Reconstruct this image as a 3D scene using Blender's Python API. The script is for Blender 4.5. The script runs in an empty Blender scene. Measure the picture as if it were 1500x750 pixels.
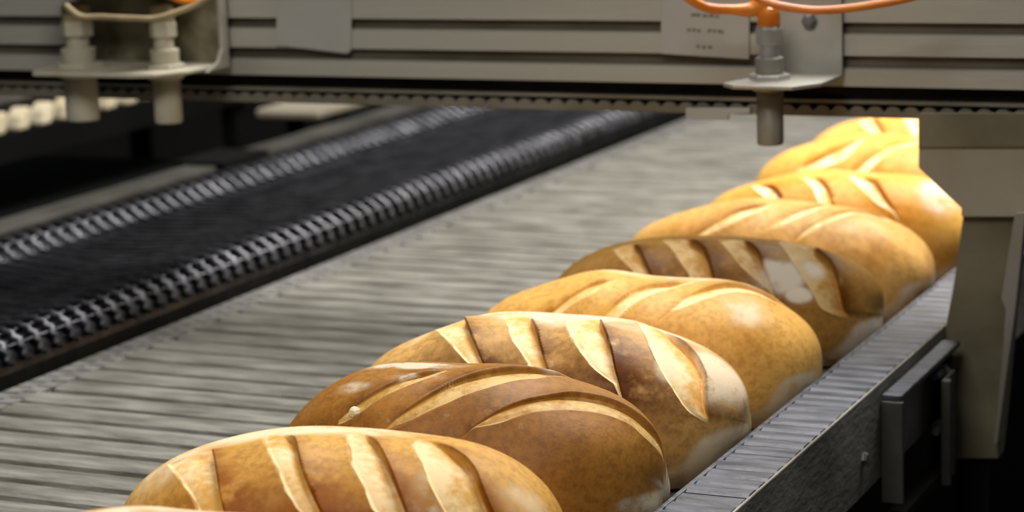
import bpy, bmesh, math, random
import numpy as np
from mathutils import Matrix, Vector

# ------------------------------------------------------------------ units
# The place is laid out in camera-heights above the belt (1 unit = 0.46 m):
# x across the belt, y along its travel, z up from the belt surface.
S = 0.46
BELT_Z = 0.90
def W(p): return (p[0]*S, p[1]*S, p[2]*S + BELT_Z)
FLOOR = -BELT_Z / S
col = bpy.context.scene.collection
rnd = random.Random(7)

# camera axes in world terms (from the vanishing points of belt and beam)
F = 3390.0
RX = np.array([0.910345, 0.412487, -0.034872])
RY = np.array([0.049093, -0.191268, -0.980308])
RZ = np.array([-0.410928, 0.890657, -0.194370])
def at(px, py, Y):
    """point of the plane y = Y seen at a measured photo position"""
    d = RX*(px-750) + RY*(py-375) + RZ*F
    t = Y / d[1]
    return (d[0]*t, Y, 1 + d[2]*t)

# ------------------------------------------------------------------ materials
def lin(r, g, b):
    f = lambda c: (c/255/12.92) if c/255 <= .04045 else ((c/255+.055)/1.055)**2.4
    return (f(r), f(g), f(b), 1)

def mat(name, c1, c2=None, rough=.5, metal=0., scale=8., bump=0., bscale=None, stretch=(1, 1, 1), detail=5, lo=.35, hi=.65, rvar=.0, coat=0.):
    m = bpy.data.materials.new(name); m.use_nodes = True
    nt = m.node_tree; N = nt.nodes; L = nt.links
    p = N['Principled BSDF']
    p.inputs['Base Color'].default_value = c1
    p.inputs['Roughness'].default_value = rough
    p.inputs['Metallic'].default_value = metal
    if coat: p.inputs['Coat Weight'].default_value = coat
    tc = N.new('ShaderNodeTexCoord'); mp = N.new('ShaderNodeMapping')
    mp.inputs['Scale'].default_value = stretch
    L.new(tc.outputs['Object'], mp.inputs['Vector'])
    nz = N.new('ShaderNodeTexNoise'); nz.inputs['Scale'].default_value = scale; nz.inputs['Detail'].default_value = detail
    L.new(mp.outputs[0], nz.inputs['Vector'])
    if c2:
        cr = N.new('ShaderNodeValToRGB')
        cr.color_ramp.elements[0].position = lo; cr.color_ramp.elements[0].color = c1
        cr.color_ramp.elements[1].position = hi; cr.color_ramp.elements[1].color = c2
        L.new(nz.outputs['Fac'], cr.inputs[0]); L.new(cr.outputs[0], p.inputs['Base Color'])
    if rvar:
        mr = N.new('ShaderNodeMapRange'); mr.inputs['To Min'].default_value = rough-rvar; mr.inputs['To Max'].default_value = rough+rvar
        L.new(nz.outputs['Fac'], mr.inputs['Value']); L.new(mr.outputs[0], p.inputs['Roughness'])
    if bump:
        n2 = N.new('ShaderNodeTexNoise'); n2.inputs['Scale'].default_value = bscale or scale*4; n2.inputs['Detail'].default_value = 6
        L.new(mp.outputs[0], n2.inputs['Vector'])
        b = N.new('ShaderNodeBump'); b.inputs['Strength'].default_value = bump; b.inputs['Distance'].default_value = .002
        L.new(n2.outputs['Fac'], b.inputs['Height']); L.new(b.outputs[0], p.inputs['Normal'])
    return m

M = dict(
    belt=mat('belt_steel', lin(100, 97, 89), lin(143, 140, 131), .55, .2, 16, .6, 70, (1, 5, 5), rvar=.08),
    link=mat('belt_edge_steel', lin(112, 110, 106), lin(140, 138, 134), .55, .3, 40, .6, 160),
    under=mat('dark_bed', lin(52, 49, 42), lin(78, 74, 64), .8, 0, 20),
    mesh=mat('black_mesh_wire', lin(78, 78, 81), lin(112, 112, 117), .40, 1., 30, .3, 120),
    meshbed=mat('black_mesh_bed', lin(62, 62, 65), lin(92, 92, 96), .36, 1., 30),
    rail=mat('rail_steel', lin(56, 57, 61), lin(94, 96, 103), .5, .3, 10, .4, 50, (3, 14, 6), rvar=.1),
    railside=mat('rail_side_steel', lin(104, 99, 88), lin(148, 144, 134), .6, .2, 5, .4, 40, (1, 2, 5)),
    alu=mat('beam_aluminium', lin(156, 153, 140), lin(170, 168, 156), .5, .1, 4, .3, 60, (.4, 3, 3)),
    groove_shade=mat('beam_groove_shade', lin(70, 65, 52), lin(98, 92, 78), .6, .2, 8),
    rubber=mat('black_rubber', lin(14, 13, 11), lin(26, 24, 18), .7, 0, 20),
    strip=mat('rack_strip', lin(104, 98, 82), lin(126, 121, 107), .5, .1, 15),
    label=mat('label_plate', lin(164, 163, 156), lin(175, 174, 168), .5, .1, 10),
    ink=mat('faded_ink', lin(112, 108, 92), lin(126, 120, 104), .7, 0, 200),
    chrome=mat('sensor_steel', lin(160, 159, 154), lin(196, 194, 190), .35, .35, 20, .2, 80),
    barrel=mat('sensor_barrel', lin(128, 124, 112), lin(152, 148, 136), .5, .15, 20, .3, 100),
    pale=mat('floury_sensor', lin(168, 161, 138), lin(198, 192, 172), .75, .05, 20, .5, 80),
    brack=mat('bracket_steel', lin(140, 137, 126), lin(184, 181, 170), .45, .15, 9, .3, 60),
    grime=mat('grimy_plate', lin(82, 74, 50), lin(152, 145, 118), .8, .1, 28, .6, 80),
    orange=mat('orange_cable', lin(192, 98, 8), lin(214, 126, 24), .4, 0, 30, coat=.2),
    cream=mat('floury_cable', lin(140, 124, 90), lin(176, 158, 120), .7, 0, 30),
    post=mat('post_steel', lin(84, 78, 56), lin(118, 111, 88), .6, .1, 10, .4, 50),
    postlight=mat('bracket_plate', lin(140, 132, 112), lin(160, 152, 134), .6, .1, 9, .3, 40),
    flange=mat('flange_steel', lin(130, 124, 108), lin(150, 146, 136), .5, .3, 12),
    bolt=mat('bolt_steel', lin(110, 110, 112), lin(150, 150, 154), .35, .7, 40),
    dark_and_shaded=mat('dark_and_shaded_steel', lin(56, 54, 48), lin(78, 76, 70), .6, .1, 12, .4, 60),  # holds the bracket's shading in its colour; own dark grey on the side rail
    black=mat('void_black', lin(8, 8, 8), lin(12, 12, 12), .8),  # near-black for dark parts and for gap darkness put into colour
    floor=mat('floor_dark', lin(22, 21, 19), lin(34, 32, 28), .75, 0, 6, .2),
    wall=mat('wall_dark', lin(50, 49, 45), lin(62, 60, 54), .9, 0, 3),
    frame=mat('frame_steel', lin(88, 86, 80), lin(110, 108, 100), .5, .5, 8),
    fin=mat('floury_fin', lin(196, 182, 148), lin(226, 214, 184), .7, 0, 30),
)

for q in ('black', 'rubber', 'floor'): M[q].node_tree.nodes['Principled BSDF'].inputs['Specular IOR Level'].default_value = .12

# ------------------------------------------------------------------ mesh tools
def obj(name, verts, faces, m, parent=None, smooth=False, bevel=0):
    me = bpy.data.meshes.new(name)
    me.from_pydata([W(v) for v in verts] if verts is not None else [], [], faces)
    me.update()
    if m: me.materials.append(m)
    o = bpy.data.objects.new(name, me); col.objects.link(o)
    if smooth: me.shade_smooth()
    if parent: o.parent = parent
    if parent: o.matrix_parent_inverse = parent.matrix_world.inverted()
    if bevel:
        b = o.modifiers.new('bevel', 'BEVEL'); b.width = bevel*S; b.segments = 2; b.limit_method = 'ANGLE'
    return o
def tag(o, label, cat, group=None):
    o['label'] = label; o['category'] = cat
    if group: o['group'] = group
    return o
def empty(name, loc):
    o = bpy.data.objects.new(name, None); o.location = W(loc); o.empty_display_size = .05
    col.objects.link(o); bpy.context.view_layer.update(); return o
class B:
    def __init__(s): s.v = []; s.f = []
    def add(s, v, f):
        n = len(s.v); s.v += [tuple(p) for p in v]; s.f += [tuple(i+n for i in q) for q in f]; return s
    def box(s, x0, x1, y0, y1, z0, z1):
        v = [(x, y, z) for z in (z0, z1) for y in (y0, y1) for x in (x0, x1)]
        return s.add(v, [(0, 2, 3, 1), (4, 5, 7, 6), (0, 1, 5, 4), (2, 6, 7, 3), (0, 4, 6, 2), (1, 3, 7, 5)])
    def prism(s, poly, d):
        """closed polygon (3-D points, one plane) given thickness d (vector)"""
        n = len(poly); v = list(poly) + [tuple(a+b for a, b in zip(p, d)) for p in poly]
        f = [tuple(range(n)), tuple(range(2*n-1, n-1, -1))] + [(i, i+n, (i+1) % n+n, (i+1) % n) for i in range(n)]
        return s.add(v, f)
    def lathe(s, c, prof, seg=32, rot=0, ax='z'):
        """prof: list (r, h) up the axis from c"""
        v = []; f = []
        for r, h in prof:
            for k in range(seg):
                a = 2*math.pi*(k+rot)/seg
                if ax == 'z': v.append((c[0]+r*math.cos(a), c[1]+r*math.sin(a), c[2]+h))
                elif ax == 'y': v.append((c[0]+r*math.cos(a), c[1]+h, c[2]+r*math.sin(a)))
                else: v.append((c[0]+h, c[1]+r*math.cos(a), c[2]+r*math.sin(a)))
        n = len(prof)
        for i in range(n-1):
            for k in range(seg):
                f.append((i*seg+k, i*seg+(k+1) % seg, (i+1)*seg+(k+1) % seg, (i+1)*seg+k))
        f.append(tuple(range(seg-1, -1, -1))); f.append(tuple(range((n-1)*seg, n*seg)))
        return s.add(v, f)
    def tube(s, pts, r, seg=12):
        P = [np.array(p, float) for p in pts]; v = []; f = []
        for i, p in enumerate(P):
            t = P[min(i+1, len(P)-1)]-P[max(i-1, 0)]; t /= np.linalg.norm(t)
            u = np.cross(t, (0, .31, 1)); u /= np.linalg.norm(u); w = np.cross(t, u)
            rr = r[i] if hasattr(r, '__len__') else r
            for k in range(seg):
                a = 2*math.pi*k/seg; v.append(tuple(p+rr*(u*math.cos(a)+w*math.sin(a))))
        for i in range(len(P)-1):
            for k in range(seg):
                f.append((i*seg+k, i*seg+(k+1) % seg, (i+1)*seg+(k+1) % seg, (i+1)*seg+k))
        f.append(tuple(range(seg-1, -1, -1))); f.append(tuple(range((len(P)-1)*seg, len(P)*seg)))
        return s.add(v, f)
    def build(s, name, m, parent=None, smooth=False, bevel=0):
        return obj(name, s.v, s.f, m, parent, smooth, bevel)
def spline(pts, n=8):
    P = [np.array(p, float) for p in pts]; P = [2*P[0]-P[1]] + P + [2*P[-1]-P[-2]]; out = []
    for i in range(1, len(P)-2):
        for k in range(n):
            t = k/n; a, b, c, d = P[i-1:i+3]
            out.append(tuple(.5*((2*b)+(-a+c)*t+(2*a-5*b+4*c-d)*t*t+(-a+3*b-3*c+d)*t**3)))
    out.append(tuple(P[-2])); return out

# ------------------------------------------------------------------ the setting
o = B().box(-12, 7, -4, 17, FLOOR-.1, FLOOR).build('floor', M['floor']); o['kind'] = 'structure'
o = B().box(-12, 7, 16, 16.2, FLOOR, 3.6).build('wall_back', M['wall']); o['kind'] = 'structure'

# ------------------------------------------------------------------ main conveyor
conv = empty('bread_conveyor', (-1.8, 5, FLOOR))
tag(conv, 'wide steel slatted conveyor belt carrying the row of golden loaves', 'conveyor')
PITCH = .081
bl = B(); Y0, Y1 = 1.5, 11.2
k = 0; y = Y0
while y < Y1:
    w = PITCH*.84; j = rnd.uniform(-.0015, .0015); x0, x1 = -2.425, -1.075
    pr = [(0, -.012), (.004, -.004), (.014, -.0005), (w*.5, 0), (w-.014, -.0005), (w-.004, -.004), (w, -.012)]
    n = len(pr); xs = [x0+j*4, x1]
    v = [(x, y+a, b+j*.3) for x in xs for a, b in pr]
    bl.add(v, [(i, i+n, i+n+1, i+1) for i in range(n-1)] + [(i+n for i in range(n)), ] if False else [(i, i+n, i+n+1, i+1) for i in range(n-1)])
    y += PITCH
bo = bl.build('belt', M['belt'], conv)
bd = B().box(-2.505, -1.075, Y0-.02, Y1, -.05, -.012).build('belt_bed', M['under'], conv)
lk = B(); y = Y0
while y < Y1:     # side link chain at the left edge of the belt
    lk.box(-2.50, -2.465, y, y+.034, -.012, -.003); lk.box(-2.462, -2.428, y+.012, y+.046, -.012, -.002)
    y += .0405
lk.build('edge_chain', M['link'], conv)
B().box(-2.52, -2.485, Y0, Y1, -.16, -.05).box(-1.10, -1.065, Y0, Y1, -.16, -.05).box(-2.485, -1.10, 1.7, 1.74, -.15, -.06).box(-2.485, -1.10, 10.9, 10.94, -.15, -.06).build('side_frame', M['frame'], conv)
for x in (-2.45, -1.12):
    for yy in (1.8, 10.6):
        B().box(x-.03, x+.03, yy, yy+.06, FLOOR, -.16).build('leg', M['frame'], conv)

# ------------------------------------------------------------------ guide rail on the right
rail = empty('guide_rail', (-1.02, 4, -.09))
tag(rail, 'grey steel guide rail with ribbed top beside the right ends of the loaves', 'rail')
rb = B(); y = 1.5
while y < 9.5:
    z = .0685 + rnd.uniform(-.0006, .0006)
    rb.add([(x, y+a, z+b) for x in (-1.064, -.973) for a, b in ((0, -.003), (.009, 0), (.031, 0), (.0400, -.003))],
           [(0, 4, 5, 1), (1, 5, 6, 2), (2, 6, 7, 3)])
    y += .0405
rb.build('ribbed_top', M['rail'], rail)
B().box(-1.070, -1.062, 1.5, 9.5, .04, .0695).build('inner_lip', M['rail'], rail, bevel=.002)
B().box(-1.066, -.971, 1.5, 9.5, .045, .0635).build('top_plate', M['rail'], rail, bevel=.002)
B().box(-.974, -.969, 1.5, 9.5, -.09, .0672).build('side_plate', M['railside'], rail, bevel=.002)
B().box(-1.066, -1.056, 1.5, 9.5, -.05, .045).build('inner_plate', M['railside'], rail)
for i, yy in enumerate((2.30, 2.95, 3.38)):
    B().lathe((-.9695, yy, -.03), [(.011, 0), (.011, .004), (.008, .008)], 6, ax='x').build('bolt', M['bolt'], rail)

# ------------------------------------------------------------------ side bracket and post
br = empty('rail_bracket', (-.96, 3.6, -.12))
tag(br, 'grey channel bracket bolted outside the guide rail in front of the dark post', 'bracket')
B().box(-.967, -.935, 3.48, 3.87, .038, .048).build('top_bar', M['rail'], br, bevel=.002)
B().box(-.967, -.932, 3.475, 3.485, -.13, .038).build('front_plate', M['dark_and_shaded'], br, bevel=.002)  # front plate and flange get their shading by a darker colour
B().box(-.967, -.934, 3.80, 3.81, -.165, .038).build('back_plate', M['rubber'], br)
B().box(-.932, -.916, 3.72, 3.735, -.17, .015).box(-.932, -.926, 3.735, 3.80, -.17, .015).build('flange', M['dark_and_shaded'], br, bevel=.003)
B().box(-.962, -.934, 3.50, 3.80, -.165, -.15).build('shelf', M['rubber'], br)
for z in (.012, -.085):
    B().lathe((-.948, 3.80, z), [(.015, 0), (.015, -.018), (.008, -.018), (.008, -.05), (.0065, -.052)], 6, ax='y').build('bolt', M['bolt'], br)

post = empty('support_post', (-.93, 3.9, -.2))
tag(post, 'dark grimy steel post rising right of the rail to the overhead beam', 'post')
PY_ = 3.9
pp = [at(*p, PY_) for p in ((1412, 306), (1396, 420), (1378, 515), (1381, 600), (1385, 672), (1462, 672), (1466, 640), (1482, 480), (1500, 306))]
B().prism(pp, (0, .045, 0)).build('upright', M['post'], post, bevel=.002)
fl = [at(*p, PY_) for p in ((1492, 306), (1472, 432), (1478, 450), (1473, 520), (1460, 645), (1466, 645), (1483, 520), (1494, 440), (1508, 306))]
B().prism(fl, (0, -.03, 0)).build('edge_flange', M['flange'], post, bevel=.002)
bp = [at(*p, 3.885) for p in ((1345, 166), (1345, 246), (1408, 305), (1408, 318), (1520, 318), (1520, 166))]
B().prism(bp, (0, .012, 0)).build('top_bracket', M['postlight'], post, bevel=.002)
b2 = [at(*p, 3.88) for p in ((1345, 166), (1345, 216), (1520, 216), (1520, 166))]
B().prism(b2, (0, .005, 0)).build('clamp_plate', M['post'], post, bevel=.001)
B().box(-.95, -.90, 3.91, 3.94, FLOOR, -.15).build('foot', M['black'], post)
B().box(-1.0, -.83, 3.975, 4.06, .40, .457).build('cap', M['post'], post)

# ------------------------------------------------------------------ gantry beam
gan = empty('gantry_beam', (-2, 3.95, .44))
tag(gan, 'long grey aluminium slotted beam crossing above the belt', 'beam')
YB = 3.90; XL, XR = -3.9, -.45
prof = [(YB, .484), (YB, .514), (YB+.018, .517), (YB+.018, .535), (YB, .538), (YB, .574), (YB+.018, .577), (YB+.018, .593), (YB, .596),
        (YB, .636), (YB+.018, .639), (YB+.018, .655), (YB, .658), (YB, .70), (YB+.16, .70), (YB+.16, .484), (YB+.12, .484), (YB+.12, .50), (YB+.03, .50), (YB+.012, .484)]
n = len(prof)
g = B().add([(x, a, b) for x in (XL, XR) for a, b in prof], [(i, i+n, (i+1) % n+n, (i+1) % n) for i in range(n)] + [tuple(range(n)), tuple(range(2*n-1, n-1, -1))])
g.build('slotted_profile', M['alu'], gan)
for z0, z1 in ((.517, .535), (.577, .593), (.639, .655)):
    B().box(XL, XR, YB+.013, YB+.0175, z0, z1).build('slot_shade', M['groove_shade'], gan)  # dark strip paints the shade inside the slot
B().box(XL, XR, YB+.03, YB+.12, .457, .50).build('recess_shade', M['rubber'], gan)  # black filler puts the shade of the recess under the beam into colour
B().box(XL, XR, YB+.018, YB+.032, .4515, .4575).build('guide_strip', M['strip'], gan)
tr = B(); x = XL
tr.box(XL, XR, YB+.022, YB+.036, .427, .438)
while x < XR-.035:
    pr = [(x+.002, .438), (x+.006, .4435), (x+.011, .4462), (x+.021, .4462), (x+.026, .4435), (x+.030, .438)]
    tr.prism([(a, YB+.022, b) for a, b in pr], (0, .014, 0)); x += .032
tr.build('toothed_rack', M['strip'], gan)
B().box(XL, XR, YB+.034, YB+.07, .429, .459).build('rack_backing', M['rubber'], gan)
cp = [at(*p, 3.91) for p in ((1004, 158), (1004, 175), (1067, 176), (1067, 167), (1098, 166), (1098, 158))]
B().prism(cp, (0, .008, 0)).build('clip_plate', M['label'], gan, bevel=.001)

def plate(pts, bev=.002):
    return B().prism([at(*p, YB-.006) for p in pts], (0, .005, 0)).build('label_plate', M['label'], gan, bevel=bev)
lp = plate([(407, -25), (404, 40), (403, 67), (440, 71), (508, 79), (513, 74), (515, -25)])
lp['label'] = 'blank grey plate with slanted lower edge'
rp = plate([(968, -25), (967, 79), (1097, 87), (1098, -25)])
rp['label'] = 'grey plate with three lines of faded unreadable print'
ik = B()
for x0, x1, yy in ((1012, 1026, 22), (1029, 1036, 23), (1038, 1046, 23), (1048, 1053, 24), (1006, 1012, 44), (1014, 1019, 44), (1021, 1026, 45), (1036, 1042, 45), (1044, 1049, 45.5), (1051, 1056, 46), (1056.5, 1060, 47),
                   (1020, 1025, 68), (1028, 1034, 69), (1037, 1043, 69)):
    a = at(x0, yy-2.5, YB-.0064); b = at(x1, yy+2.5, YB-.0064)
    ik.box(a[0], b[0], YB-.0066, YB-.0059, b[2], a[2])
ik.build('faded_print', M['ink'], rp)

# ------------------------------------------------------------------ right sensor, its bracket and cables
sb = empty('sensor_bracket', (-1.2, 3.85, .50))
tag(sb, 'bent steel angle bracket on the beam holding the orange-cabled sensor', 'bracket')
zs = .500
B().prism([(-1.318, 3.745, zs), (-1.290, 3.715, zs), (-1.185, 3.715, zs), (-1.150, 3.77, zs), (-1.148, 3.895, zs), (-1.262, 3.895, zs), (-1.300, 3.80, zs)], (0, 0, .007)).build('shelf', M['brack'], sb, bevel=.002)
B().box(-1.262, -1.148, 3.886, 3.895, zs, .69).build('back_plate', M['brack'], sb, bevel=.002)
B().lathe((-1.205, 3.886, .60), [(.014, 0), (.014, -.008), (.009, -.012)], 6, ax='y').build('bolt', M['bolt'], sb)

def sensor(cx, cy, r, zb, ztop, m1, m2, label, plug):
    s = empty('proximity_sensor', (cx, cy, zb)); tag(s, label, 'sensor')
    B().lathe((cx, cy, zb), [(r*.93, 0), (r, .004), (r, zs-zb-.012)], 40).build('barrel', m2, s, True)
    B().lathe((cx, cy, zs-.012), [(r*1.25, 0), (r*1.3, .003), (r*1.3, .012)], 40).build('washer', m2, s, False)
    B().lathe((cx, cy, zs+.007), [(r*1.55, 0), (r*1.55, .008), (r*1.45, .010)], 6, .2).build('nut', m1, s)
    z = zs+.017; h = ztop-z
    B().lathe((cx, cy, z), [(r*1.02, 0), (r*1.05, .02*h/.08), (r*1.05, .026*h/.08), (r*.95, .028*h/.08)], 40).build('lock_ring', m2, s)
    B().lathe((cx, cy, z+.028*h/.08), [(r*.70, 0), (r*.70, .02*h/.08)], 32).build('neck', m1, s)
    B().lathe((cx, cy, z+.048*h/.08), [(r*.85, 0), (r*.98, .004), (r*.98, .026*h/.08), (r*.88, .032*h/.08)], 6, .35).build('coupling', m1, s)
    B().lathe((cx, cy, ztop), [(r*.86, 0), (r*.86, .022), (r*.78, .030), (r*.5, .034)], 32).build('plug', plug, s)
    return s
sensor(-1.252, 3.80, .0232, .3935, .600, M['chrome'], M['barrel'], 'single grey cylindrical sensor with orange plug hanging above the far loaves', M['orange'])
def cable(pts, r, m, label):
    return tag(B().tube(spline(pts), r).build('cable', m, None, True), label, 'cable')
c1 = [at(985, -30, 3.72), at(1008, -4, 3.73), at(1035, 11, 3.75), at(1070, 14, 3.77), at(1100, 14, 3.79), (-1.258, 3.80, .640)]
t = B().tube(spline(c1), list(np.linspace(.0085, .0085, 25)) + list(np.linspace(.009, .018, 16))).build('cable', M['orange'], None, True)
tag(t, 'thick orange cable looping left from the sensor plug to the top edge', 'cable')
c2 = [at(1085, -22, 3.70), at(1112, -2, 3.70), at(1145, 9, 3.70), at(1190, 15, 3.71), at(1235, 13, 3.72), at(1285, 6, 3.73), at(1330, -3, 3.74), at(1370, -16, 3.75)]
cable(c2, .0072, M['orange'], 'slim orange cable sagging to the right in front of the beam')

# ------------------------------------------------------------------ left sensors
sl = empty('sensor_bracket', (-2.55, 3.85, .50))
tag(sl, 'floury U-shaped bracket on the left of the beam holding two pale sensors', 'bracket')
xa, xb = -2.735, -2.395
ring = [(xa, 3.72), (xa+.02, 3.69), (xb-.10, 3.69), (xb-.05, 3.70), (xb-.01, 3.76), (xb, 3.895), (xa, 3.895)]
B().prism([(a, b, zs) for a, b in ring], (0, 0, .009)).build('shelf', M['pale'], sl, bevel=.003)
B().box(xa, xb, 3.885, 3.895, zs, .70).build('back_plate', M['grime'], sl, bevel=.002)
gp = [(xb, 3.885, zs), (xb, 3.885, .70), (xb, 3.865, .70), (xb, 3.862, .54), (xb, 3.845, .515), (xb, 3.80, zs)]
B().prism(gp, (.009, 0, 0)).build('gusset', M['brack'], sl, bevel=.002)
B().box(xa+.01, -2.43, 3.70, 3.885, .652, .70).build('top_block', M['grime'], sl, bevel=.006)
sensor(-2.674, 3.79, .0330, .4015, .600, M['pale'], M['pale'], 'leftmost pale floury cylindrical sensor hanging from the beam', M['cream'])
sensor(-2.474, 3.79, .0270, .4015, .600, M['pale'], M['pale'], 'pale floury cylindrical sensor just right of the leftmost one', M['cream'])
cable([at(96, 8, 3.66), at(118, 24, 3.66), at(150, 25, 3.66), at(190, 27, 3.65), at(228, 27, 3.65), at(262, 17, 3.66), at(290, 6, 3.67), at(310, -8, 3.68), at(330, -25, 3.69)], .0062, M['cream'], 'floury pale cable drooping across the two left sensors')
cable([at(235, -12, 3.70), at(262, 0, 3.69), at(284, 3, 3.685), at(302, -4, 3.69), at(318, -20, 3.69)], .0060, M['orange'], 'short orange cable above the two left sensors')

# ------------------------------------------------------------------ black mesh conveyor on the left
mc = empty('mesh_conveyor', (-2.8, 5, FLOOR))
tag(mc, 'black wire mesh conveyor with shiny rounded shoulders left of the slatted belt', 'conveyor')
prf = [(-2.522, -.09), (-2.520, -.02), (-2.522, .02), (-2.530, .048), (-2.548, .068), (-2.575, .077), (-2.62, .073), (-2.72, .058), (-2.85, .046), (-3.02, .042), (-3.062, .050), (-3.088, .068), (-3.115, .078), (-3.14, .076), (-3.165, .058), (-3.17, .02), (-3.17, -.09)]
prs = spline([(a, 0, b) for a, b in prf], 3)
n = len(prs); ya, yb = 1.9, 10.0
ins = [(a[0]+(.006 if a[0] < -2.83 else -.006), 0, a[2]-.007) for a in prs]
k0 = next(i for i, p in enumerate(prs) if p[2] > .03); k1 = n-1-next(i for i, p in enumerate(prs[::-1]) if p[2] > .03)
def sheet(a, b): q = ins[a:b+1]; m_ = len(q); return B().add([(p[0], yy, p[2]) for yy in (ya, yb) for p in q], [(i, i+1, i+1+m_, i+m_) for i in range(m_-1)])
sheet(k0-1, k1+1).build('mesh_bed', M['meshbed'], mc, True)
sheet(0, k0-1).build('side_skirt', M['rubber'], mc, True); sheet(k1+1, n-1).build('side_skirt', M['rubber'], mc, True)
wr = B(); y = ya; q = 0
while y < yb:
    wr.tube([(p[0], y+(.006 if (i % 2) else -.006), p[2]+.001) for i, p in enumerate(prs) if p[2] > .028], .008, 8); y += .05
for i in range(3, n-2, 4):
    p = prs[i]
    if p[2] > .06: wr.tube([(p[0], ya, p[2]-.005), (p[0], yb, p[2]-.005)], .003, 6)
wr.build('wire_mesh', M['mesh'], mc, True)
B().box(-2.56, -2.53, ya, yb, -.2, -.09).box(-3.16, -3.13, ya, yb, -.2, -.09).build('side_frame', M['black'], mc)
for x in (-2.62, -3.14):
    for yy in (2.2, 9.4): B().box(x, x+.05, yy, yy+.05, FLOOR, -.2).build('leg', M['black'], mc)

sr = empty('side_rail', (-3.3, 5, .05))
tag(sr, 'thin dark grey rail running along the far side of the black mesh conveyor', 'rail')
B().box(-3.35, -3.25, 3.2, 5.22, .05, .066).build('rail_bar', M['dark_and_shaded'], sr, bevel=.004)
B().box(-3.35, -3.25, 5.40, 8.8, .05, .066).build('rail_bar', M['dark_and_shaded'], sr, bevel=.004)
B().box(-3.38, -3.22, 5.19, 5.42, .0, .078).build('joint_block', M['black'], sr, bevel=.004)
B().box(-3.34, -3.26, 3.2, 8.8, -.06, .05).build('rail_web', M['black'], sr)
for yy in (3.4, 8.4): B().box(-3.33, -3.27, yy, yy+.06, FLOOR, -.06).build('leg', M['black'], sr)
kr = empty('trim_strip', (-3.5, 7, .07))
tag(kr, 'tan metal strip behind the side rail just under the beam', 'strip')
B().box(-3.62, -3.40, 6.02, 8.6, .07, .10).build('strip_plate', M['postlight'], kr, bevel=.01)
for yy in (6.3, 8.2): B().box(-3.52, -3.48, yy, yy+.05, FLOOR, .07).build('leg', M['black'], kr)

cv = B().box(-4.6, -3.42, 3.0, 6.0, FLOOR, -.06)  # black box added to read as the darkness of the gap
tag(cv.build('gap_shade_block', M['black'], None, bevel=.02), 'added black shade cover in the gap behind the mesh conveyor', 'filler')

fc = empty('finned_conveyor', (-3.9, 5.5, FLOOR))
tag(fc, 'far conveyor with a row of pale floury fins at the upper left', 'conveyor')
y = 4.55
while y < 7.4:
    fn = B()
    pr = [(0, 0), (.045, 0), (.060, .03), (.064, .048), (.054, .058), (.034, .056), (.012, .035)]
    fn.prism([(-3.79, y+a, .165+b) for a, b in pr], (-.05, 0, 0)).build('fin', M['fin'], fc, bevel=.006); y += .105
B().box(-3.80, -3.78, 4.4, 7.4, .09, .165).build('chain_guard', M['black'], fc)  # guard and deck carry the dark void in their black colour
B().box(-4.2, -3.80, 4.4, 7.4, .09, .16).build('conveyor_deck', M['black'], fc)
B().box(-4.30, -4.20, 4.4, 7.4, .16, .25).build('far_rail', M['railside'], fc, bevel=.01)
B().box(-3.90, -3.87, 4.98, 5.01, .16, .30).build('pin', M['fin'], fc)
for x in (-3.85, -4.2):
    for yy in (6.2, 7.2): B().box(x, x+.05, yy, yy+.05, FLOOR, .09).build('leg', M['black'], fc)

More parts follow.
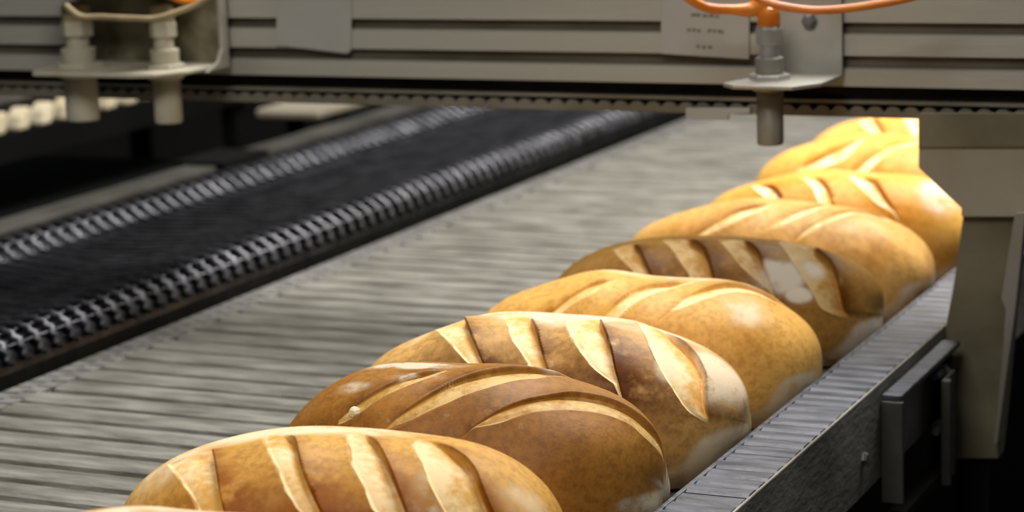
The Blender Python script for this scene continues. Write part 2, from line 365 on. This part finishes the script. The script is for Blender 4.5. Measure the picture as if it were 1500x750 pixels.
# ------------------------------------------------------------------ loaves
def crust_mat(i, light, dark, flour, cutc, gold=None):
    m = bpy.data.materials.new('crust'); m.use_nodes = True
    nt = m.node_tree; N = nt.nodes; L = nt.links; p = N['Principled BSDF']
    tc = N.new('ShaderNodeTexCoord'); mp = N.new('ShaderNodeMapping'); mp.inputs['Location'].default_value = (i*3.1, i*1.7, i)
    L.new(tc.outputs['Object'], mp.inputs[0])
    def noise(sc, det=4, ro=.55):
        n = N.new('ShaderNodeTexNoise'); n.inputs['Scale'].default_value = sc; n.inputs['Detail'].default_value = det; n.inputs['Roughness'].default_value = ro
        L.new(mp.outputs[0], n.inputs['Vector']); return n.outputs['Fac']
    def rng(x, a, b, c=0, d=1):
        r = N.new('ShaderNodeMapRange'); r.interpolation_type = 'SMOOTHSTEP'
        for q, v in zip(('From Min', 'From Max', 'To Min', 'To Max'), (a, b, c, d)): r.inputs[q].default_value = v
        L.new(x, r.inputs['Value']); return r.outputs[0]
    def mth(op, a, b):
        r = N.new('ShaderNodeMath'); r.operation = op
        for k, v in enumerate((a, b)):
            if isinstance(v, (int, float)): r.inputs[k].default_value = v
            else: L.new(v, r.inputs[k])
        return r.outputs[0]
    def mix(f, a, b):
        r = N.new('ShaderNodeMix'); r.data_type = 'RGBA'
        if isinstance(f, (int, float)): r.inputs[0].default_value = f
        else: L.new(f, r.inputs[0])
        for k, v in ((6, a), (7, b)):
            if isinstance(v, tuple): r.inputs[k].default_value = v
            else: L.new(v, r.inputs[k])
        return r.outputs[2]
    def attr(nm):
        a = N.new('ShaderNodeAttribute'); a.attribute_name = nm; return a.outputs['Fac']
    big = noise(9, 3); mid = noise(38, 5, .6); fine = noise(190, 4, .7)
    bake_shade = attr('bake_shade')
    f0 = mth('ADD', mth('MULTIPLY', big, .55), mth('ADD', mth('MULTIPLY', mid, .30), mth('MULTIPLY', bake_shade, .5)))
    c = mix(rng(f0, .36, .80), light, dark)
    c = mix(mth('MULTIPLY', rng(fine, .40, .66), .38), c, tuple(v*.55 for v in dark[:3])+(1,))
    c = mix(mth('MULTIPLY', rng(mid, .50, .68), .45), c, tuple(min(1, v*1.25) for v in light[:3])+(1,))
    dust = mth('MULTIPLY', rng(fine, .56, .70), rng(mid, .48, .66))
    c = mix(mth('MULTIPLY', dust, .22), c, flour)
    fl = mth('MULTIPLY', attr('flour'), rng(mth('ADD', mth('MULTIPLY', mid, .8), mth('ADD', mth('MULTIPLY', fine, .3), mth('MULTIPLY', big, .4))), .56, .88, .12, 1))
    c = mix(rng(fl, .04, .70, 0, .88), c, flour)
    g = mix(rng(mth('ADD', mth('ADD', mth('MULTIPLY', mid, .6), mth('MULTIPLY', fine, .4)), mth('MULTIPLY', attr('bedt'), .16)), .46, .70), cutc, gold or light)
    cut = rng(attr('cut'), .3, .7)
    c = mix(cut, c, g)
    c = mix(mth('MULTIPLY', attr('caked'), rng(mth('ADD', mid, mth('MULTIPLY', fine, .25)), .42, .68, .25, 1)), c, flour)
    L.new(c, p.inputs['Base Color'])
    p.inputs['Roughness'].default_value = .55
    L.new(rng(attr('flour'), 0, 1, .50, .8), p.inputs['Roughness'])
    p.inputs['Specular IOR Level'].default_value = .17
    p.inputs['Subsurface Weight'].default_value = .0
    bp_ = N.new('ShaderNodeBump'); bp_.inputs['Strength'].default_value = .35; bp_.inputs['Distance'].default_value = .0012
    L.new(mth('ADD', mid, mth('MULTIPLY', fine, .5)), bp_.inputs['Height']); L.new(bp_.outputs[0], p.inputs['Normal'])
    return m

sp = lambda t, e: np.sign(t)*np.abs(t)**e
def sm(x, a, b):
    t = np.clip((x-a)/(b-a), 0, 1); return t*t*(3-2*t)

def loaf(i, prm, kind, cuts, colors, label, flour_and_highlights=(), NP=460, NT=300, seed=0):
    cx, cy, a, b, h, yaw = prm
    r_ = np.random.RandomState(seed+11)
    e = .012
    u = np.linspace(0, 1, NP); ph = e+(math.pi-2*e)*(u*.75+.25*(1-np.cos(math.pi*u))/2)
    v_ = np.linspace(0, 1, NT, endpoint=False)
    dens = np.where((np.linspace(-math.pi/2, 1.5*math.pi, 2001) > .1) & (np.linspace(-math.pi/2, 1.5*math.pi, 2001) < 2.1), 4., 1.)
    dens = np.convolve(np.pad(dens, 60, mode='edge'), np.ones(121)/121, mode='valid'); cs = np.concatenate([[0], np.cumsum(dens[:-1])]); cs /= cs[-1]
    th = np.interp(v_, cs, np.linspace(-math.pi/2, 1.5*math.pi, 2001))
    PH, TH = np.meshgrid(ph, th, indexing='ij')
    def base(PH, TH):
        X = -sp(np.cos(PH), .86); r = np.sin(PH)**.82; zc = .36*h
        s = sp(np.sin(TH), .95)
        y = -b*r*sp(np.cos(TH), .9)
        z = zc+np.where(s > 0, s*(h-zc)*r, np.maximum(s*h*.6*r, -zc))
        return np.stack([a*X, y, z], -1)
    P = base(PH, TH); X = -sp(np.cos(PH), .86)
    dp = np.gradient(P, axis=0); dt = (np.roll(P, -1, 1)-np.roll(P, 1, 1))
    Nn = np.cross(dt, dp); Nn /= np.linalg.norm(Nn, axis=2, keepdims=True)+1e-12
    C0 = np.array([0, 0, .4*h]); sg = np.sign(((P-C0)*Nn).sum(2, keepdims=True)); Nn *= np.where(sg == 0, 1, sg)
    # lumps
    d = np.zeros_like(X)
    for k in range(9):
        kx, kt, p0 = r_.uniform(1.2, 5), r_.randint(1, 4), r_.uniform(0, 6.28)
        d += .0016*np.sin(kx*X*2+p0)*np.sin(kt*TH+p0*1.7)
    cutm = np.zeros_like(X); cid = np.zeros(X.shape, int); shift = np.zeros_like(X); ridge = np.zeros_like(X); bedt = np.zeros_like(X)
    upm = sm(np.sin(TH), -.1, .25)
    Tt = np.where(TH < -.5, TH+2*math.pi, TH) if False else TH
    for ci, (E, Bd) in enumerate(cuts):
        E = np.array(E, float); Bd = np.array(Bd, float)
        if kind == 'A': s, q = Tt, X; ES, EQ, BS, BQ = E[:, 1], E[:, 0], Bd[:, 1], Bd[:, 0]; sc = a; ext = .28; scs = b
        else: s, q = X, Tt; ES, EQ, BS, BQ = E[:, 0], E[:, 1], Bd[:, 0], Bd[:, 1]; sc = b; ext = .10; scs = a
        o1 = np.argsort(ES); ES, EQ = ES[o1], EQ[o1]; o2 = np.argsort(BS); BS, BQ = BS[o2], BQ[o2]
        s0, s1 = min(ES[0], BS[0]), max(ES[-1], BS[-1])
        def ex(S_, Q_):
            m0 = (Q_[1]-Q_[0])/(S_[1]-S_[0]+1e-6); m1 = (Q_[-1]-Q_[-2])/(S_[-1]-S_[-2]+1e-6)
            m0 = np.clip(m0, -3, 3); m1 = np.clip(m1, -3, 3)
            S2 = np.concatenate([[S_[0]-.5], S_, [S_[-1]+.5]]); Q2 = np.concatenate([[Q_[0]-.5*m0], Q_, [Q_[-1]+.5*m1]])
            return S2, Q2
        def curve(S_, Q_):
            S2, Q2 = ex(S_, Q_); v = np.interp(s, S2, Q2)
            w = .06 if kind == 'A' else .03
            return (v+np.interp(s-w, S2, Q2)+np.interp(s+w, S2, Q2))/3
        ev = curve(ES, EQ); bv = curve(BS, BQ)
        lo_ext = ext if kind == 'A' else ext
        hi_ext = .05 if kind == 'A' else .04
        T = sm(s, s0-lo_ext, s0-lo_ext+(.22 if kind == 'A' else .14))*(1-sm(s, s1+hi_ext-(.16 if kind == 'A' else .14), s1+hi_ext))
        wd = np.maximum(ev-bv, .02)*sc*np.clip(T, 0, 1)**.75+1e-4
        slope = np.gradient(ev*sc, axis=0 if kind == 'B' else 1)/(np.gradient(s*scs, axis=0 if kind == 'B' else 1)+1e-9)
        pf = 1/np.sqrt(1+np.clip(slope, -2.5, 2.5)**2)
        wd = wd*pf; dd = (q-ev)*sc*pf
        t = np.clip((dd+wd)/wd, 0, 1)
        near = (np.abs(dd) < .16) & (T > 0)
        D, LP, HW = (.0105, .0060, .0014) if kind == 'A' else (.0075, .0046, .0030)
        wf = np.clip(wd/.035, .35, 1.15)
        bed = -D*wf*t**1.3 + .0035*np.sin(np.pi*t)
        out = LP*wf*np.exp(-np.clip(dd, 0, 1)/.030)
        brd = .0048*np.exp(-np.clip(-wd-dd, 0, 1)/.02)
        k_ = sm(dd, -HW, HW); k2 = sm(dd, -wd-.002, -wd+.002)
        disp = (out*k_ + (1-k_)*(bed*k2 + brd*(1-k2)))*T
        d += np.where(near, disp, 0)*upm
        shift += np.where(near, k_*(-.0045 if kind == 'A' else -.0012)*wf*np.exp(-np.clip(dd, 0, 1)/.012)*T, 0)*upm
        rag = .0016*np.sin(s*17+ci*2+seed)+.0006*np.sin(s*43+seed)
        mk = sm(dd, -wd-.0015+rag, -wd+.0015+rag)*(1-sm(dd, -.0015, .0005))*sm(T, .1, .3)*upm
        mk = np.where(near, mk, 0)
        cid = np.where(mk > cutm, ci+1, cid); cutm = np.maximum(cutm, mk)
        bedt = np.where(near & (dd <= .002) & (dd > -wd), t, bedt)
        ridge += np.where(near, np.exp(-np.clip(dd, 0, 1)/.02)*k_*T, 0)
    endf = sm(np.sin(PH), .0, .25)
    P = P+Nn*(d*endf)[..., None]
    # undercut: the crust edge leans over the bed of the cut
    if kind == 'A': P[..., 0] += shift*endf
    else:
        tg = dt/(np.linalg.norm(dt, axis=2, keepdims=True)+1e-12)
        P += tg*(shift*endf)[..., None]
    P[..., 2] = np.maximum(P[..., 2], .0)
    # attributes
    zz = P[..., 2]/h
    lim = .16+.26*sm(X, .62, .97)+.10*sm(-X, .6, .97)+.03*np.sin(TH*7+X*9)
    flour = .72*(1-sm(zz, lim-.07, lim+.05))
    caked = np.zeros_like(X)
    for fx, ft, rx, rt, am in flour_and_highlights:
        if am > 1.5: caked = np.maximum(caked, np.exp(-(((X-fx)/rx)**2+((TH-ft)/rt)**2)**2))
        flour = np.maximum(flour, am*np.exp(-(((X-fx)/rx)**2+((TH-ft)/rt)**2)**1.5))
    bake_shade = (.75 if i == 5 else .45)*ridge.clip(0, 1)+.42*np.exp(-((TH-.62)/.5)**2)*sm(1-abs(X), .03, .35)-.08  # baked edges beside the cuts; front shoulder darkening paints in shade
    cyw, syw = math.cos(yaw), math.sin(yaw)
    V = P.reshape(-1, 3).copy()
    # mesh (origin at the base of the loaf)
    V = V*S
    idx = np.arange(NP*NT).reshape(NP, NT)
    A = idx[:-1, :]; Bq = idx[1:, :]
    quads = np.stack([A, np.roll(A, -1, 1), np.roll(Bq, -1, 1), Bq], -1).reshape(-1, 4)
    # orientation check
    c_ = V[quads].mean(1); nrm = np.cross(V[quads[:, 1]]-V[quads[:, 0]], V[quads[:, 2]]-V[quads[:, 0]])
    if ((c_-np.array([0, 0, .4*h*S]))*nrm).sum() < 0: quads = quads[:, ::-1]; nrm = -nrm
    vn = np.zeros_like(V)
    for k in range(4): np.add.at(vn, quads[:, k], nrm)
    vn /= np.linalg.norm(vn, axis=1, keepdims=True)+1e-15
    fcut = cutm.reshape(-1)[quads].mean(1) > .5
    fid = np.where(fcut, cid.reshape(-1)[quads].max(1), 0)
    m = crust_mat(i, *colors)
    def part(name, sel, caps, parent):
        q = quads[sel]; used, inv = np.unique(q, return_inverse=True); q = inv.reshape(-1, 4)
        me = bpy.data.meshes.new(name); faces = [tuple(int(v) for v in f) for f in q]
        if caps:
            lut = {int(v): n_ for n_, v in enumerate(used)}
            faces.append(tuple(lut[int(v)] for v in idx[0])); faces.append(tuple(lut[int(v)] for v in idx[-1][::-1]))
        me.from_pydata([tuple(v) for v in V[used]], [], faces); me.update(); me.shade_smooth()
        for nm, ar in (('cut', cutm), ('flour', flour), ('bake_shade', bake_shade), ('bedt', bedt), ('caked', caked)):
            at_ = me.attributes.new(nm, 'FLOAT', 'POINT'); at_.data.foreach_set('value', ar.reshape(-1)[used].astype(np.float32))
        me.normals_split_custom_set_from_vertices([tuple(v) for v in vn[used]])
        me.materials.append(m)
        ob = bpy.data.objects.new(name, me); col.objects.link(ob)
        if parent: ob.parent = parent
        return ob
    root = part('bread_loaf', fid == 0, True, None)
    root.location = W((cx, cy, .0008)); root.rotation_euler = (0, 0, yaw)
    tag(root, label, 'bread', 'scored loaves in a row on the conveyor belt')
    for ci in range(1, len(cuts)+1):
        if (fid == ci).sum() > 4:
            c = part('score', fid == ci, False, root); c['label'] = 'pale score cut in the crust'
    return root

LOAVES = [
    dict(i=0, prm=(-1.365, 2.035, 0.28, 0.168, 0.243, 0.2), kind='B', seed=0, NP=300, NT=260,
     cuts=[[[(-0.5, 0.85), (-0.3, 1.15), (-0.1, 1.4)], [(-0.42, 0.8), (-0.22, 1.0), (-0.04, 1.25)]], [[(-0.15, 0.85), (0.05, 1.2), (0.25, 1.5)], [(-0.05, 0.8), (0.12, 1.02), (0.32, 1.35)]], [[(0.2, 0.9), (0.38, 1.3), (0.6, 1.65)], [(0.27, 0.85), (0.46, 1.1), (0.68, 1.45)]]],
     colors=(lin(208,164,104), lin(140,84,24), lin(224,208,180), lin(228,192,130), lin(206,154,76)),
     flour_and_highlights=[(0, 1.6, 0.5, 0.5, 0.7)],
     label='bread loaf at the bottom edge of the photo, only its crest showing'),
    dict(i=1, prm=(-1.3529, 2.3989, 0.2827, 0.1694, 0.2416, 0.2678), kind='A', seed=1, NP=560, NT=300,
     cuts=[[[(-0.534, 1.479), (-0.484, 1.268), (-0.449, 1.084), (-0.413, 0.9), (-0.375, 0.69)], [(-0.713, 1.347), (-0.643, 1.111), (-0.567, 0.9), (-0.518, 0.743)]], [[(-0.257, 1.558), (-0.17, 1.48), (-0.125, 1.321), (-0.085, 1.111), (-0.03, 0.9), (0.01, 0.769)], [(-0.3, 1.45), (-0.245, 1.26), (-0.19, 1.07), (-0.14, 0.9), (-0.1, 0.78)]], [[(0.1, 1.64), (0.193, 1.479), (0.257, 1.268), (0.318, 1.032), (0.375, 0.795)], [(0.05, 1.56), (0.1, 1.33), (0.135, 1.12), (0.2, 0.9), (0.236, 0.769)]], [[(0.375, 1.584), (0.466, 1.505), (0.567, 1.374), (0.643, 1.216), (0.686, 1.006), (0.726, 0.822)], [(0.337, 1.531), (0.394, 1.268), (0.449, 1.058), (0.484, 0.9), (0.534, 0.743)]]],
     colors=(lin(212,162,80), lin(138,76,2), lin(230,210,174), lin(234,204,152), lin(204,154,72)),
     flour_and_highlights=[(-0.2, 1.85, 0.55, 0.36, 1.0), (-0.78, 1.6, 0.22, 0.6, 0.7), (0.5, 0.85, 0.1, 0.4, 0.55), (0.84, 1.1, 0.12, 0.4, 0.4)],
     label='nearest golden loaf with four steep dark-edged cuts, floury ridge'),
    dict(i=2, prm=(-1.3482, 2.7582, 0.2777, 0.1691, 0.2363, 0.0844), kind='B', seed=2, NP=620, NT=500,
     cuts=[[[(-0.449, 0.927), (-0.337, 1.163), (-0.215, 1.4), (-0.1, 1.505)], [(-0.375, 0.874), (-0.277, 1.058), (-0.171, 1.216), (-0.075, 1.321)]], [[(-0.171, 0.822), (-0.048, 1.111), (0.048, 1.347), (0.193, 1.61), (0.318, 1.821)], [(-0.125, 0.743), (0.1, 1.084), (0.215, 1.242), (0.337, 1.479), (0.466, 1.663)]], [[(0.193, 0.769), (0.318, 1.032), (0.449, 1.268), (0.567, 1.505), (0.713, 1.61), (0.841, 1.663), (0.926, 1.742), (0.976, 1.873)], [(0.193, 0.769), (0.318, 0.848), (0.449, 1.032), (0.598, 1.163), (0.739, 1.268), (0.879, 1.347), (0.957, 1.242), (0.989, 1.084)]]],
     colors=(lin(160,110,46), lin(100,54,0), lin(206,194,168), lin(206,172,110), lin(164,118,48)),
     flour_and_highlights=[(-0.3, 1.62, 0.25, 0.1, 1.3), (-0.2, 1.33, 0.14, 0.07, 1.2), (-0.5, 1.2, 0.1, 0.1, 0.7), (0.25, 1.95, 0.16, 0.12, 0.8)],
     label='darkest brown loaf with long shallow curved cuts, behind the nearest steep-cut loaf'),
    dict(i=3, prm=(-1.3748, 3.1094, 0.3024, 0.166, 0.2278, 0.1002), kind='A', seed=3, NP=560, NT=300,
     cuts=[[[(-0.449, 1.584), (-0.337, 1.19), (-0.257, 0.927), (-0.215, 0.769)], [(-0.598, 1.505), (-0.466, 1.111), (-0.356, 0.874), (-0.298, 0.769)]], [[(-0.1, 1.56), (-0.045, 1.4), (0.0, 1.25), (0.045, 1.05), (0.09, 0.848)], [(-0.193, 1.374), (-0.125, 1.137), (-0.048, 0.953), (0.019, 0.769)]], [[(0.257, 1.584), (0.337, 1.295), (0.413, 0.979), (0.466, 0.664)], [(0.125, 1.4), (0.171, 1.19), (0.257, 0.953), (0.337, 0.743), (0.431, 0.638)]], [[(0.534, 1.794), (0.686, 1.637), (0.776, 1.426), (0.841, 1.058), (0.851, 0.822)], [(0.449, 1.61), (0.534, 1.321), (0.598, 1.058), (0.672, 0.795), (0.764, 0.48)]]],
     colors=(lin(216,168,98), lin(98,50,0), lin(234,214,182), lin(248,222,172), lin(224,172,92)),  # deep second tone includes the shadow next to the loaf in front
     flour_and_highlights=[(0.0, 1.8, 0.7, 0.42, 1.1), (0.9, 1.2, 0.16, 0.6, 1.1), (0.68, 1.0, 0.06, 0.22, 1.6), (-0.72, 1.5, 0.12, 0.25, 0.5)],
     label='golden loaf with wide pale cuts and floury right end, directly behind the darkest brown loaf'),
    dict(i=4, prm=(-1.3609, 3.4508, 0.2934, 0.163, 0.223, 0.1284), kind='B', seed=4, NP=480, NT=400,
     cuts=[[[(-0.449, 0.822), (-0.356, 1.032), (-0.215, 1.268), (-0.125, 1.347)], [(-0.394, 0.769), (-0.298, 0.953), (-0.193, 1.058), (-0.1, 1.19)]], [[(-0.075, 0.874), (-0.019, 1.058), (0.048, 1.268), (0.125, 1.479), (0.236, 1.558)], [(0.048, 0.953), (0.125, 1.163), (0.215, 1.321), (0.298, 1.505)]], [[(0.257, 0.927), (0.298, 1.163), (0.356, 1.374), (0.466, 1.61), (0.583, 1.794), (0.739, 1.794)], [(0.257, 0.9), (0.337, 1.006), (0.431, 1.19), (0.534, 1.374), (0.658, 1.531), (0.81, 1.531)]]],
     colors=(lin(232,180,96), lin(176,112,10), lin(234,216,186), lin(244,216,160), lin(222,172,86)),
     flour_and_highlights=[(0.05, 1.9, 0.6, 0.35, 0.8), (0.62, 1.1, 0.16, 0.3, 0.6)],  # second patch paints a highlight on the upper front crust
     label='pale golden loaf with smooth rounded right end, just in front of the flour-patched brown loaf'),
    dict(i=5, prm=(-1.3743, 3.8314999999999997, 0.3022, 0.16, 0.2158, 0.2091), kind='A', seed=5, NP=440, NT=240,
     cuts=[[[(-0.449, 1.374), (-0.375, 1.163), (-0.337, 0.927), (-0.298, 0.743)], [(-0.551, 1.242), (-0.466, 0.953), (-0.394, 0.769)]], [[(-0.14, 1.52), (-0.04, 1.3), (0.02, 1.05), (0.055, 0.8)], [(-0.215, 1.216), (-0.148, 0.979), (-0.075, 0.716)]], [[(0.193, 1.479), (0.298, 1.216), (0.356, 0.9), (0.394, 0.638)], [(0.1, 1.242), (0.193, 0.927), (0.298, 0.69), (0.375, 0.559)]], [[(0.598, 1.742), (0.713, 1.347), (0.764, 0.953), (0.799, 0.48)], [(0.431, 1.374), (0.501, 1.006), (0.567, 0.743), (0.643, 0.427)]]],
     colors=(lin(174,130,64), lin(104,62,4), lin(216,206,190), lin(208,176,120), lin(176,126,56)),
     flour_and_highlights=[(0.44, 0.78, 0.13, 0.24, 1.6), (0.62, 1.02, 0.07, 0.22, 1.6), (0.55, 0.5, 0.07, 0.1, 1.6), (0.62, 1.05, 0.06, 0.3, 1.1), (0.2, 2.1, 0.5, 0.3, 0.5)],
     label='shaded brown loaf with a large white flour patch on its right front'),
    dict(i=6, prm=(-1.3708, 4.1881, 0.3013, 0.162, 0.2187, 0.1178), kind='B', seed=6, NP=400, NT=320,
     cuts=[[[(-0.413, 0.769), (-0.298, 1.032), (-0.193, 1.268), (-0.075, 1.4)], [(-0.356, 0.769), (-0.236, 0.927), (-0.125, 1.111), (0.019, 1.321)]], [[(0.075, 1.058), (0.171, 1.295), (0.277, 1.584)], [(0.125, 0.979), (0.236, 1.19), (0.356, 1.505)]], [[(0.236, 0.795), (0.318, 1.058), (0.413, 1.374), (0.534, 1.689), (0.713, 1.663)], [(0.257, 0.769), (0.356, 0.979), (0.466, 1.242), (0.567, 1.531), (0.726, 1.4)]]],
     colors=(lin(222,172,98), lin(160,103,14), lin(234,216,188), lin(240,212,164), lin(212,160,80)),
     flour_and_highlights=[(0, 1.95, 0.6, 0.25, 0.5), (0.6, 1.1, 0.14, 0.25, 0.4)],
     label='golden loaf with plump bare right end directly behind the flour-patched brown loaf'),
    dict(i=7, prm=(-1.356, 4.5886, 0.2951, 0.169, 0.2132, 0.1008), kind='A', seed=7, NP=340, NT=220,
     cuts=[[[(-0.598, 1.295), (-0.449, 1.137), (-0.356, 0.9), (-0.318, 0.69)], [(-0.583, 1.137), (-0.484, 0.874), (-0.375, 0.664)]], [[(-0.215, 1.374), (-0.1, 1.242), (-0.019, 0.953), (0.019, 0.69)], [(-0.215, 1.19), (-0.125, 0.953), (-0.075, 0.69)]], [[(0.1, 1.479), (0.257, 1.321), (0.356, 0.927), (0.431, 0.664)], [(0.1, 1.295), (0.215, 0.979), (0.318, 0.743), (0.394, 0.664)]]],
     colors=(lin(234,178,86), lin(208,136,34), lin(234,218,192), lin(250,234,200), lin(230,178,90)),
     flour_and_highlights=[(0.72, 1.2, 0.16, 0.5, 1.0), (0, 1.9, 0.6, 0.3, 0.4)],
     label='bright yellow loaf with three slanted cuts whose right end meets the post bracket'),
    dict(i=8, prm=(-1.3722, 4.999, 0.3043, 0.169, 0.2263, 0.0771), kind='B', seed=8, NP=320, NT=260,
     cuts=[[[(-0.534, 0.822), (-0.394, 1.006), (-0.257, 1.216)], [(-0.413, 0.69), (-0.277, 0.795), (-0.148, 1.006)]], [[(-0.148, 0.69), (-0.048, 0.979), (0.075, 1.242), (0.193, 1.479)], [(-0.048, 0.664), (0.048, 0.953), (0.148, 1.163), (0.257, 1.321)]]],
     colors=(lin(232,178,90), lin(208,138,40), lin(234,220,192), lin(250,232,192), lin(228,176,90)),
     flour_and_highlights=[],
     label='bright yellow loaf with streaky cuts behind the one touching the post bracket'),
    dict(i=9, prm=(-1.37, 5.37, 0.3, 0.178, 0.23, 0.08), kind='A', seed=9, NP=260, NT=180,
     cuts=[[[(-0.45, 1.5), (-0.34, 1.1), (-0.26, 0.7)], [(-0.56, 1.4), (-0.45, 1.0), (-0.35, 0.7)]], [[(-0.1, 1.5), (0, 1.1), (0.06, 0.7)], [(-0.22, 1.4), (-0.12, 1.0), (-0.03, 0.7)]], [[(0.2, 1.5), (0.33, 1.1), (0.42, 0.7)], [(0.09, 1.4), (0.2, 1.0), (0.33, 0.7)]]],
     colors=(lin(228,178,98), lin(204,144,54), lin(234,220,192), lin(246,222,172), lin(226,174,88)),
     flour_and_highlights=[],
     label='farthest bright loaf visible just below the beam beside the top bracket'),
]


for args in LOAVES:
    loaf(**args)

# a crumb of crust lying on the second loaf
cm = bmesh.new(); bmesh.ops.create_icosphere(cm, subdivisions=2, radius=.0085*S)
for v in cm.verts: v.co *= 1+.18*math.sin(v.co.x*2900+v.co.y*1700)*math.cos(v.co.z*2300)
me = bpy.data.meshes.new('crumb'); cm.to_mesh(me); cm.free(); me.materials.append(M['fin'])
o = bpy.data.objects.new('crumb', me); col.objects.link(o); o.location = W((-1.4579, 2.6381, 0.1983))
tag(o, 'tiny white crumb on the darkest brown loaf just above the nearest full loaf', 'crumb')

# ------------------------------------------------------------------ lights
def area(name, loc, target, sx, sy, power, color):
    l = bpy.data.lights.new(name, 'AREA'); l.shape = 'RECTANGLE'; l.size = sx*S; l.size_y = sy*S; l.energy = power; l.color = color
    o = bpy.data.objects.new(name, l); o.location = W(loc); col.objects.link(o)
    d = Vector(W(target))-Vector(W(loc)); o.rotation_euler = d.to_track_quat('-Z', 'Y').to_euler(); return o
area('ceiling_light', (-1.2, 5.4, 4.4), (-1.7, 4.6, 0), 2.6, 3.4, 90, (1, .975, .94))
area('front_light', (-1.2, .5, 3.2), (-1.6, 3.9, .3), 1.6, 1.2, 16.5, (1, .97, .92))
area('warm_lamp', (-1.25, 5.3, 1.55), (-1.35, 5.3, 0), .5, .9, 4.4, (1, .92, .78))
w = bpy.data.worlds.new('world'); bpy.context.scene.world = w; w.use_nodes = True
w.node_tree.nodes['Background'].inputs[0].default_value = (.9, .95, 1, 1); w.node_tree.nodes['Background'].inputs[1].default_value = .06

# ------------------------------------------------------------------ camera
cd = bpy.data.cameras.new('camera'); cam = bpy.data.objects.new('camera', cd); col.objects.link(cam)
cd.sensor_width = 36; cd.lens = 36*F/1500; cd.clip_start = .02
Rm = Matrix(((RX[0], -RY[0], -RZ[0]), (RX[1], -RY[1], -RZ[1]), (RX[2], -RY[2], -RZ[2])))
cam.matrix_world = Matrix.Translation(W((0, 0, 1))) @ Rm.to_4x4()
cd.dof.use_dof = True; cd.dof.focus_distance = 3.15*S; cd.dof.aperture_fstop = 7.8
sc = bpy.context.scene; sc.camera = cam
sc.view_settings.view_transform = 'Standard'; sc.view_settings.look = 'None'
sc.view_settings.exposure = 0.0; sc.view_settings.gamma = 1; sc.view_settings.use_curve_mapping = False
